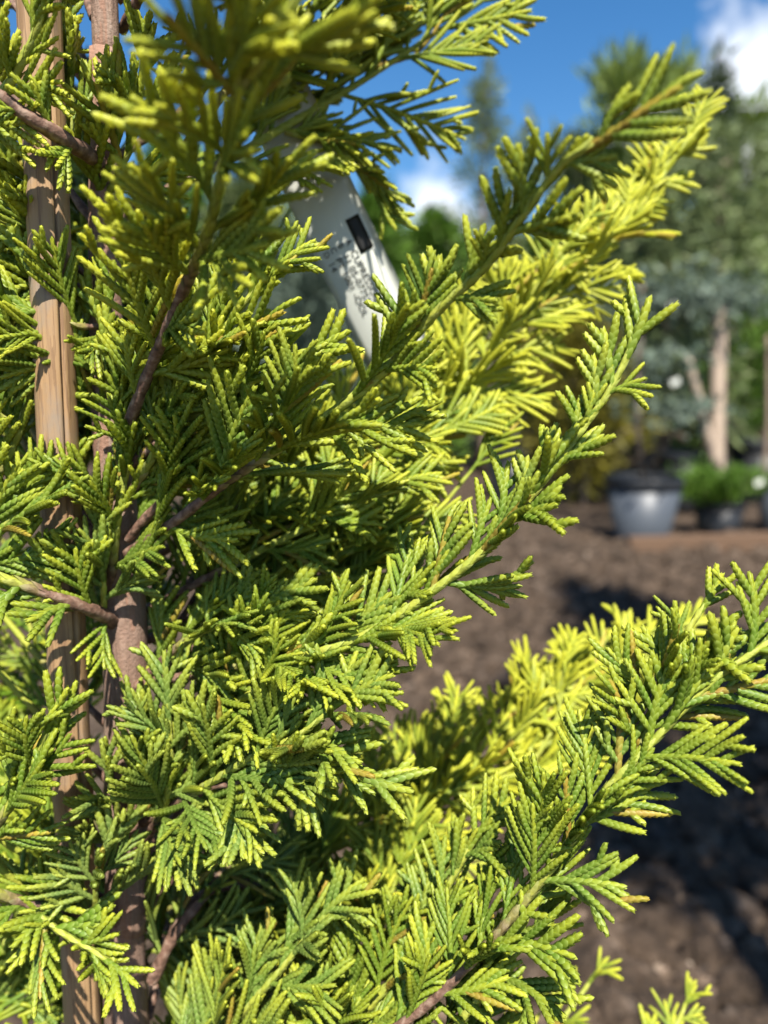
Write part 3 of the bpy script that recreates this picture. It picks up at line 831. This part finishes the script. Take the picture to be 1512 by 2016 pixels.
LM = {
    'grey': mat_leaf('leaf_grey_green', (.10, .14, .05), (.19, .23, .09)),
    'pine': mat_leaf('leaf_pine', (.10, .16, .03), (.24, .30, .06)),
    'dark': mat_leaf('leaf_dark', (.03, .05, .02), (.07, .10, .035)),
    'blue': mat_leaf('leaf_blue', (.06, .09, .065), (.16, .205, .155)),
    'gold': mat_leaf('leaf_gold', (.10, .095, .012), (.22, .19, .022)),
    'green': mat_leaf('leaf_green', (.05, .11, .012), (.12, .22, .025)),
}
def conifer(name, label, top, D, width, mat, n, seed, size=.09, style='cone', cat='tree', group=None, base_z=.25, lean=(0, 0), wood=None, z0=0.0, bare=0.0):
    """tree whose tip is seen at photo pixel `top`, D metres away; width = crown radius in metres"""
    r = random.Random(seed); tp_ = P(top[0], top[1], D) if D else top; H = tp_.z
    base = Vector((tp_.x + lean[0], tp_.y + lean[1], z0))
    e = empty(name, base); tag(e, label, cat, group)
    axp = lambda q: base + (tp_ - base) * q + Vector((.03 * math.sin(q * 5 + seed), 0, 0)) * (q < .98)
    mb = MB(); tr0 = .012 * H + .012
    mb.tube([axp(i / 14) for i in range(15)], [tr0 * (1 - i / 14) + .004 for i in range(15)], 8)
    nl = int(14 + 5 * H); limbs = []
    for i in range(nl):
        q = base_z + (1 - base_z) * (i + r.random()) / nl * .97; az = i * 2.4 + r.uniform(-.4, .4)
        if style == 'cone': rad = width * (1 - q) ** .75 * 1.25 / (1 - base_z) ** .75
        elif style == 'column': rad = width * (1 if q < .86 else 1 - (q - .86) * 4) * (.75 + .25 * math.sin(q * 9))
        elif style == 'weep': rad = width * (1 - q) ** .5
        else: rad = width * math.sin(math.pi * min(.98, max(.05, (q - base_z) / (1 - base_z) * .9 + .1))) ** .6
        rad *= r.uniform(.6, 1.18)
        up = {'cone': .55, 'column': 1.6, 'weep': -.35, 'round': .6}[style] * r.uniform(.7, 1.2)
        h = Vector((math.cos(az), math.sin(az), 0)); s_ = axp(q * .97); t_ = s_ + h * rad + Vector((0, 0, up * rad))
        if style == 'column': t_.z = min(t_.z, H)
        mid = s_ + (t_ - s_) * .5 + Vector((0, 0, (.12 if style == 'weep' else -.08) * rad))
        limbs.append((s_, mid, t_)); mb.tube([s_, mid, t_], [.007 + .004 * H * .5, .006, .003], 5)
    mb.build('trunk', wood or M_WOODG, e)
    pd = []
    per = n // (nl + 1)
    for s_, mid, t_ in limbs:
        L_ = (t_ - s_).length
        for k in range(per):
            q = r.random() ** .7; p = (s_ * (1 - q) + mid * q) * (1 - q) + (mid * (1 - q) + t_ * q) * q
            off = Vector((r.gauss(0, 1), r.gauss(0, 1), r.gauss(0, 1))) * (.05 + .11 * L_) * (1.1 - .6 * q)
            d = (t_ - s_).normalized() + off.normalized() * .9
            if style == 'weep': d.z -= 1.0
            if style == 'column': d.z += 1.2
            pd.append((p + off, d.normalized()))
    for k in range(int(per * 1.4)):
        q = 1 - .3 * r.random() ** 1.3 * (1 - base_z); pd.append((axp(q) + Vector((r.gauss(0, .035), r.gauss(0, .035), 0)), Vector((r.gauss(0, .5), r.gauss(0, .5), 1)).normalized()))
    pd = [(p, d) for p, d in pd if p.z > .05]
    obj('crown', leaf_cloud('crown', pd, size, r), LM[mat], e)
    return e
conifer('slender_conifer', 'tall slender grey green conifer with a thin wispy spire', (963, 120), 6.5, .42, 'grey', 3000, 1, .08, 'cone', base_z=.2)
conifer('slender_conifer', 'thin grey green leader leaning out beside the slender spire', (1042, 222), 6.7, .22, 'grey', 1000, 2, .09, 'cone', base_z=.35, lean=(-.4, .1))
conifer('pine_tree', 'bright green pine with upright candle shoots behind the trellis wires', (1262, 150), 7.5, .52, 'pine', 8000, 3, .16, 'column', base_z=.22)
conifer('spire_conifer', 'dark conifer with a crooked bare looking tip', (1412, 100), 5.4, .42, 'dark', 2600, 4, .09, 'cone', base_z=.3, lean=(-.32, 0))
conifer('pine_tree', 'broad green pine right beside the pale forked trunk', (1475, 255), 7.2, .75, 'pine', 6500, 5, .15, 'column', base_z=.25)
conifer('pine_tree', 'pale green pine standing between slender spire and candle pine', (1150, 300), 8.2, .6, 'grey', 4500, 6, .14, 'column', base_z=.2)
conifer('weeping_cedar', 'grey green weeping cedar with drooping tiers over the pots', (1330, 330), 4.9, .62, 'grey', 2600, 7, .10, 'weep', base_z=.3)
conifer('conifer_tree', 'mid green bushy conifer seen past the plant tag', (735, 372), 5.2, .5, 'green', 5200, 8, .11, 'cone', base_z=.1)
conifer('conifer_tree', 'low rounded green conifer beside the bushy one near the tag', (850, 425), 6.0, .5, 'green', 4500, 9, .11, 'round', base_z=.1)
conifer('conifer_tree', 'dusty blue conifer low behind the hanging tag', (600, 500), 4.2, .42, 'blue', 4200, 10, .09, 'cone', base_z=.08)
conifer('conifer_tree', 'golden rounded conifer glimpsed under the yellow limb', (1130, 640), 4.9, .45, 'gold', 4200, 12, .09, 'round', base_z=.08)
bgt = [(120, 300, 7.5, 'dark', 'dark conifer at the back showing past the top of the cane'), (330, 260, 8.2, 'green', 'mid green conifer at the back seen through the upper sprays'),
       (480, 330, 7.0, 'grey', 'grey green conifer at the back just beside the plant tag'), (-120, 240, 8.0, 'dark', 'dark conifer at the back on the far side of the cane'),
       (1040, 470, 9.5, 'green', 'mid green conifer far behind the slender grey spire'), (900, 500, 9.0, 'grey', 'grey green conifer far behind the low rounded conifer'),
       (1250, 430, 10.0, 'dark', 'dark conifer far behind the candle pine'), (1400, 430, 9.6, 'green', 'mid green conifer far behind the pale forked trunk'),
       (1560, 380, 8.8, 'grey', 'grey green conifer far behind the broad green pine'), (780, 500, 10.0, 'dark', 'dark conifer far behind the bushy conifer near the tag'),
       (660, 470, 9.4, 'green', 'mid green conifer far behind the hanging plant tag'), (1640, 300, 8.0, 'dark', 'dark conifer past the trellis post beside the broad pine')]
for i, (px, py, D, lm, lb) in enumerate(bgt):
    conifer('row_conifer', lb, (px, py), D, .85, lm, 3600, 40 + i, .2, 'cone', base_z=.06, group='conifers in the row at the back')
conifer('conifer_tree', 'dense dark green conifer standing behind the grey pot', (1230, 440), 6.2, .6, 'dark', 4200, 61, .12, 'cone', base_z=.06)
conifer('conifer_tree', 'dense mid green conifer standing behind the pale forked trunk', (1450, 400), 6.0, .65, 'green', 4600, 62, .12, 'cone', base_z=.06)
# next tree in the cypress row, beside the camera; its shade falls over the bed
conifer('neighbour_cypress', 'tall green cypress shading the far bed from beside the path', Vector((1.15, -.1, 4.2)), 0, .42, 'green', 24000, 91, .05, 'cone', base_z=.3)
conifer('neighbour_cypress', 'second green cypress shading the near bed beside the path', Vector((.62, -.08, 2.75)), 0, .17, 'green', 15000, 92, .035, 'cone', base_z=.6)
# far wood closing the view
def far_wood():
    r = random.Random(9); pd = []
    for i in range(9000):
        x = r.uniform(-16, 16); y = 15 + r.uniform(0, 3); h = 2.6 + .7 * math.sin(x * .9) + .4 * math.sin(x * 2.3)
        pd.append((Vector((x, y, r.random() ** .8 * h)), Vector((r.gauss(0, .6), -.4, 1)).normalized()))
    return leaf_cloud('far_wood', pd, .55, r, .5)
tag(obj('far_wood', far_wood(), LM['dark']), 'dark belt of distant trees closing off the nursery', 'trees', kind='stuff')

# pots
M_POTG = mat_plain('pot_grey', (.07, .08, .095), .45, .2, 12)
M_POTB = mat_plain('pot_black', (.018, .019, .021), .4, .15, 20)
M_SOIL = mat_plain('potting_soil', (.13, .095, .06), .95, .5, 60, .1, .8, .01)
def pot(name, label, base, rt_, rb_, h, mat, group=None):
    e = empty(name, base); tag(e, label, 'plant pot', group)
    m = MB(); z0 = base
    m.lathe(z0, [(0.0, .004), (rb_, .004), (rb_ * 1.0, 0.0), (rb_ + .002, .012), (rt_ * .965, h * .85), (rt_ * .94, h * .85), (rb_ * 1.0, h * .3)], 48)
    m.build('body', mat, e)
    m = MB(); m.lathe(z0, [(rt_ * .94, h * .845), (rt_ * 1.0, h * .845), (rt_ * 1.012, h * .86), (rt_ * 1.012, h * .985), (rt_ * .995, h), (rt_ * .957, h), (rt_ * .945, h * .98), (rt_ * .94, h * .845)], 48)
    m.build('rim', M_POTB, e)
    m = MB(); r = random.Random(int(h * 1000))
    n = 24; prof_ = [(0.001, h * .90), (rt_ * .4, h * .905), (rt_ * .7, h * .895), (rt_ * .955, h * .88)]
    m.lathe(z0, prof_, n); m.v = [v + Vector((0, 0, r.gauss(0, .004))) for v in m.v]; m.build('soil', M_SOIL, e)
    return e
g1 = ground_at(1262, 1066); g1.z = 0.0
pot('plant_pot', 'grey plastic nursery pot with a black rim', g1, .185, .125, .33, M_POTG)
g2 = ground_at(1412, 1050); g2.z = 0
pot('plant_pot', 'small black pot under the bushy green juniper', g2, .13, .10, .17, M_POTB)
g3 = ground_at(1545, 1045); g3.z = 0
pot('plant_pot', 'blue grey pot beside the bushy green juniper', g3, .16, .12, .30, M_POTG)
g4 = ground_at(1350, 1000); g4.z = 0
pot('plant_pot', 'tall black pot behind the grey nursery pot', g4, .19, .15, .36, M_POTB)
g5 = ground_at(1490, 990); g5.z = 0
pot('plant_pot', 'black pot behind the pale forked trunk', g5, .2, .15, .42, M_POTB)
g6 = ground_at(1010, 985); g6.z = 0
pot('plant_pot', 'black pot under the golden conifer', g6, .2, .15, .36, M_POTB)
# sapling in the grey pot
s1 = g1 + Vector((0, 0, .29)); e = empty('potted_sapling', s1); tag(e, 'thin grey stemmed sapling growing in the grey pot', 'sapling')
mb = MB(); hs = [s1, P(1256, 850, 3.63), P(1258, 720, 3.64), P(1262, 560, 3.66)]
mb.tube(catmull(hs, .05), [.016] * len(catmull(hs, .05)), 8); mb.build('trunk', M_WOODG, e)
r = random.Random(21); pd = []
for (px, py, D, w, n) in ((1330, 800, 3.5, .10, 260), (1300, 700, 3.6, .12, 200), (1215, 575, 3.7, .13, 220), (1350, 570, 3.6, .14, 300), (1460, 580, 3.8, .14, 260)):
    c = P(px, py, D)
    for k in range(n): pd.append((c + Vector((r.gauss(0, w), r.gauss(0, w * .5), r.gauss(0, w * .4))), Vector((r.gauss(0, .6), r.gauss(0, .5), -.6)).normalized()))
obj('crown', leaf_cloud('crown', pd, .05, r, .4), LM['blue'], e)
# pale forked trunk
b5 = ground_at(1412, 1015); b5.z = 0; D5 = proj(b5)[2]
e = empty('forked_tree', b5); tag(e, 'pale barked young tree with a forked trunk behind the juniper', 'tree')
mb = MB(); q = [b5, P(1412, 900, D5), P(1413, 760, D5), P(1418, 600, D5), P(1420, 400, D5 + .1), P(1424, 300, D5 + .1)]
mb.tube(catmull(q, .08), [.048] * 2 + [.044] * (len(catmull(q, .08)) - 2), 10)
q = [P(1410, 920, D5 - .02), P(1393, 850, D5 - .06), P(1372, 770, D5 - .1), P(1352, 700, D5 - .12)]
mb.tube(catmull(q, .06), [.03 - .0008 * i for i in range(len(catmull(q, .06)))], 8); mb.build('trunk', M_PALE, e)
pd = []
for k in range(2600):
    c = P(r.gauss(1430, 75), r.uniform(250, 585), D5 + r.gauss(-.12, .15)); pd.append((c, Vector((r.gauss(0, .6), r.gauss(0, .5), .3)).normalized()))
obj('crown', leaf_cloud('crown', pd, .07, r, .3), LM['grey'], e)
# second bare stems
for px0, py0, px1, py1, w, lb in ((1150, 1000, 1148, 640, .022, 'thin brown stem standing left of the grey pot'), (1500, 1010, 1512, 660, .02, 'thin brown stem beside the blue grey pot')):
    b_3 = ground_at(px0, py0); b_3.z = 0; Dd = proj(b_3)[2]
    mb = MB(); q = catmull([b_3, P((px0 + px1) / 2 + 6, (py0 + py1) / 2, Dd), P(px1, py1, Dd)], .1); mb.tube(q, [w * (1 - .03 * i) for i in range(len(q))], 8)
    o = mb.build('bare_stem', M_WOODG); tag(o, lb.replace('left of', 'next to'), 'stem')
# juniper bush
e = empty('juniper_bush', g2 + Vector((0, 0, .15))); tag(e, 'low bushy bright green juniper in a small black pot', 'shrub')
pd = []; mb = MB()
cj = g2 + Vector((0, 0, .20))
for k in range(40):
    az = r.uniform(0, 6.28); el = r.uniform(.1, 1.2); L_ = r.uniform(.14, .24); d = Vector((math.cos(az) * math.cos(el) * 1.25, math.sin(az) * math.cos(el), math.sin(el) * .75))
    t_ = cj + d * L_; mb.tube([cj - Vector((0, 0, .05)), cj + d * L_ * .5, t_], [.006, .004, .002], 5)
    for j in range(110):
        qq = r.random() ** .6; pd.append((cj + d * L_ * qq + Vector((r.gauss(0, .022), r.gauss(0, .022), r.gauss(0, .022))), (d + Vector((0, 0, .7))).normalized()))
mb.build('stems', M_WOODG, e); obj('crown', leaf_cloud('crown', pd, .035, r, .3), LM['green'], e)
# white labels on the saplings
for px, py, D, lb in ((1330, 752, 3.55, 'small white label hanging on the blue sapling'), (1322, 600, 3.9, 'narrow white label strip high on a stem'), (1495, 950, 3.9, 'white label stuck in the blue grey pot')):
    c = P(px, py, D); mb = MB(); mb.box(c, Vector((.020, 0, .009)), Vector((0, .001, 0)), Vector((-.006, 0, .013)))
    tag(mb.build('white_label', M_TAG, None, False), lb, 'label')
# board added where a lit strip of soil runs along the bed
ga, gb = ground_at(1235, 1092), ground_at(1700, 1075); ga.z = gb.z = .035
mb = MB(); dx = (gb - ga) / 2; ny = Vector((-dx.y, dx.x, 0)).normalized()
mb.box((ga + gb) / 2, dx, ny * .03, Vector((0, 0, .045)))
M_TIMB = mat_plain('timber', (.15, .09, .055), .85, .3, 12, .3, .5, .01)  # brown of the board that stands for the lit soil
tag(mb.build('lit_soil_board', M_TIMB, None, False), 'long reddish board standing in for a lit strip of soil', 'lit soil strip')
# trellis: post and wires
M_WIRE = mat_plain('galvanised', (.42, .43, .44), .45, .1, 30)
pp = P(1470, 300, 6.2); post = empty('trellis', (pp.x, pp.y, 0)); tag(post, 'galvanised post with two horizontal wires before the pines', 'trellis')
mb = MB(); mb.tube([Vector((pp.x, pp.y, 0)), Vector((pp.x, pp.y, pp.z + .12))], [.03, .03], 10); mb.build('post', M_WIRE, post)
for py in (215, 282):
    c0, c1 = P(1195, py, 6.3), P(1560, py - 6, 6.1)
    mb = MB(); mb.tube([c0, (c0 + c1) / 2 - Vector((0, 0, .015)), c1], [.007] * 3, 6); mb.build('wire', M_WIRE, post)
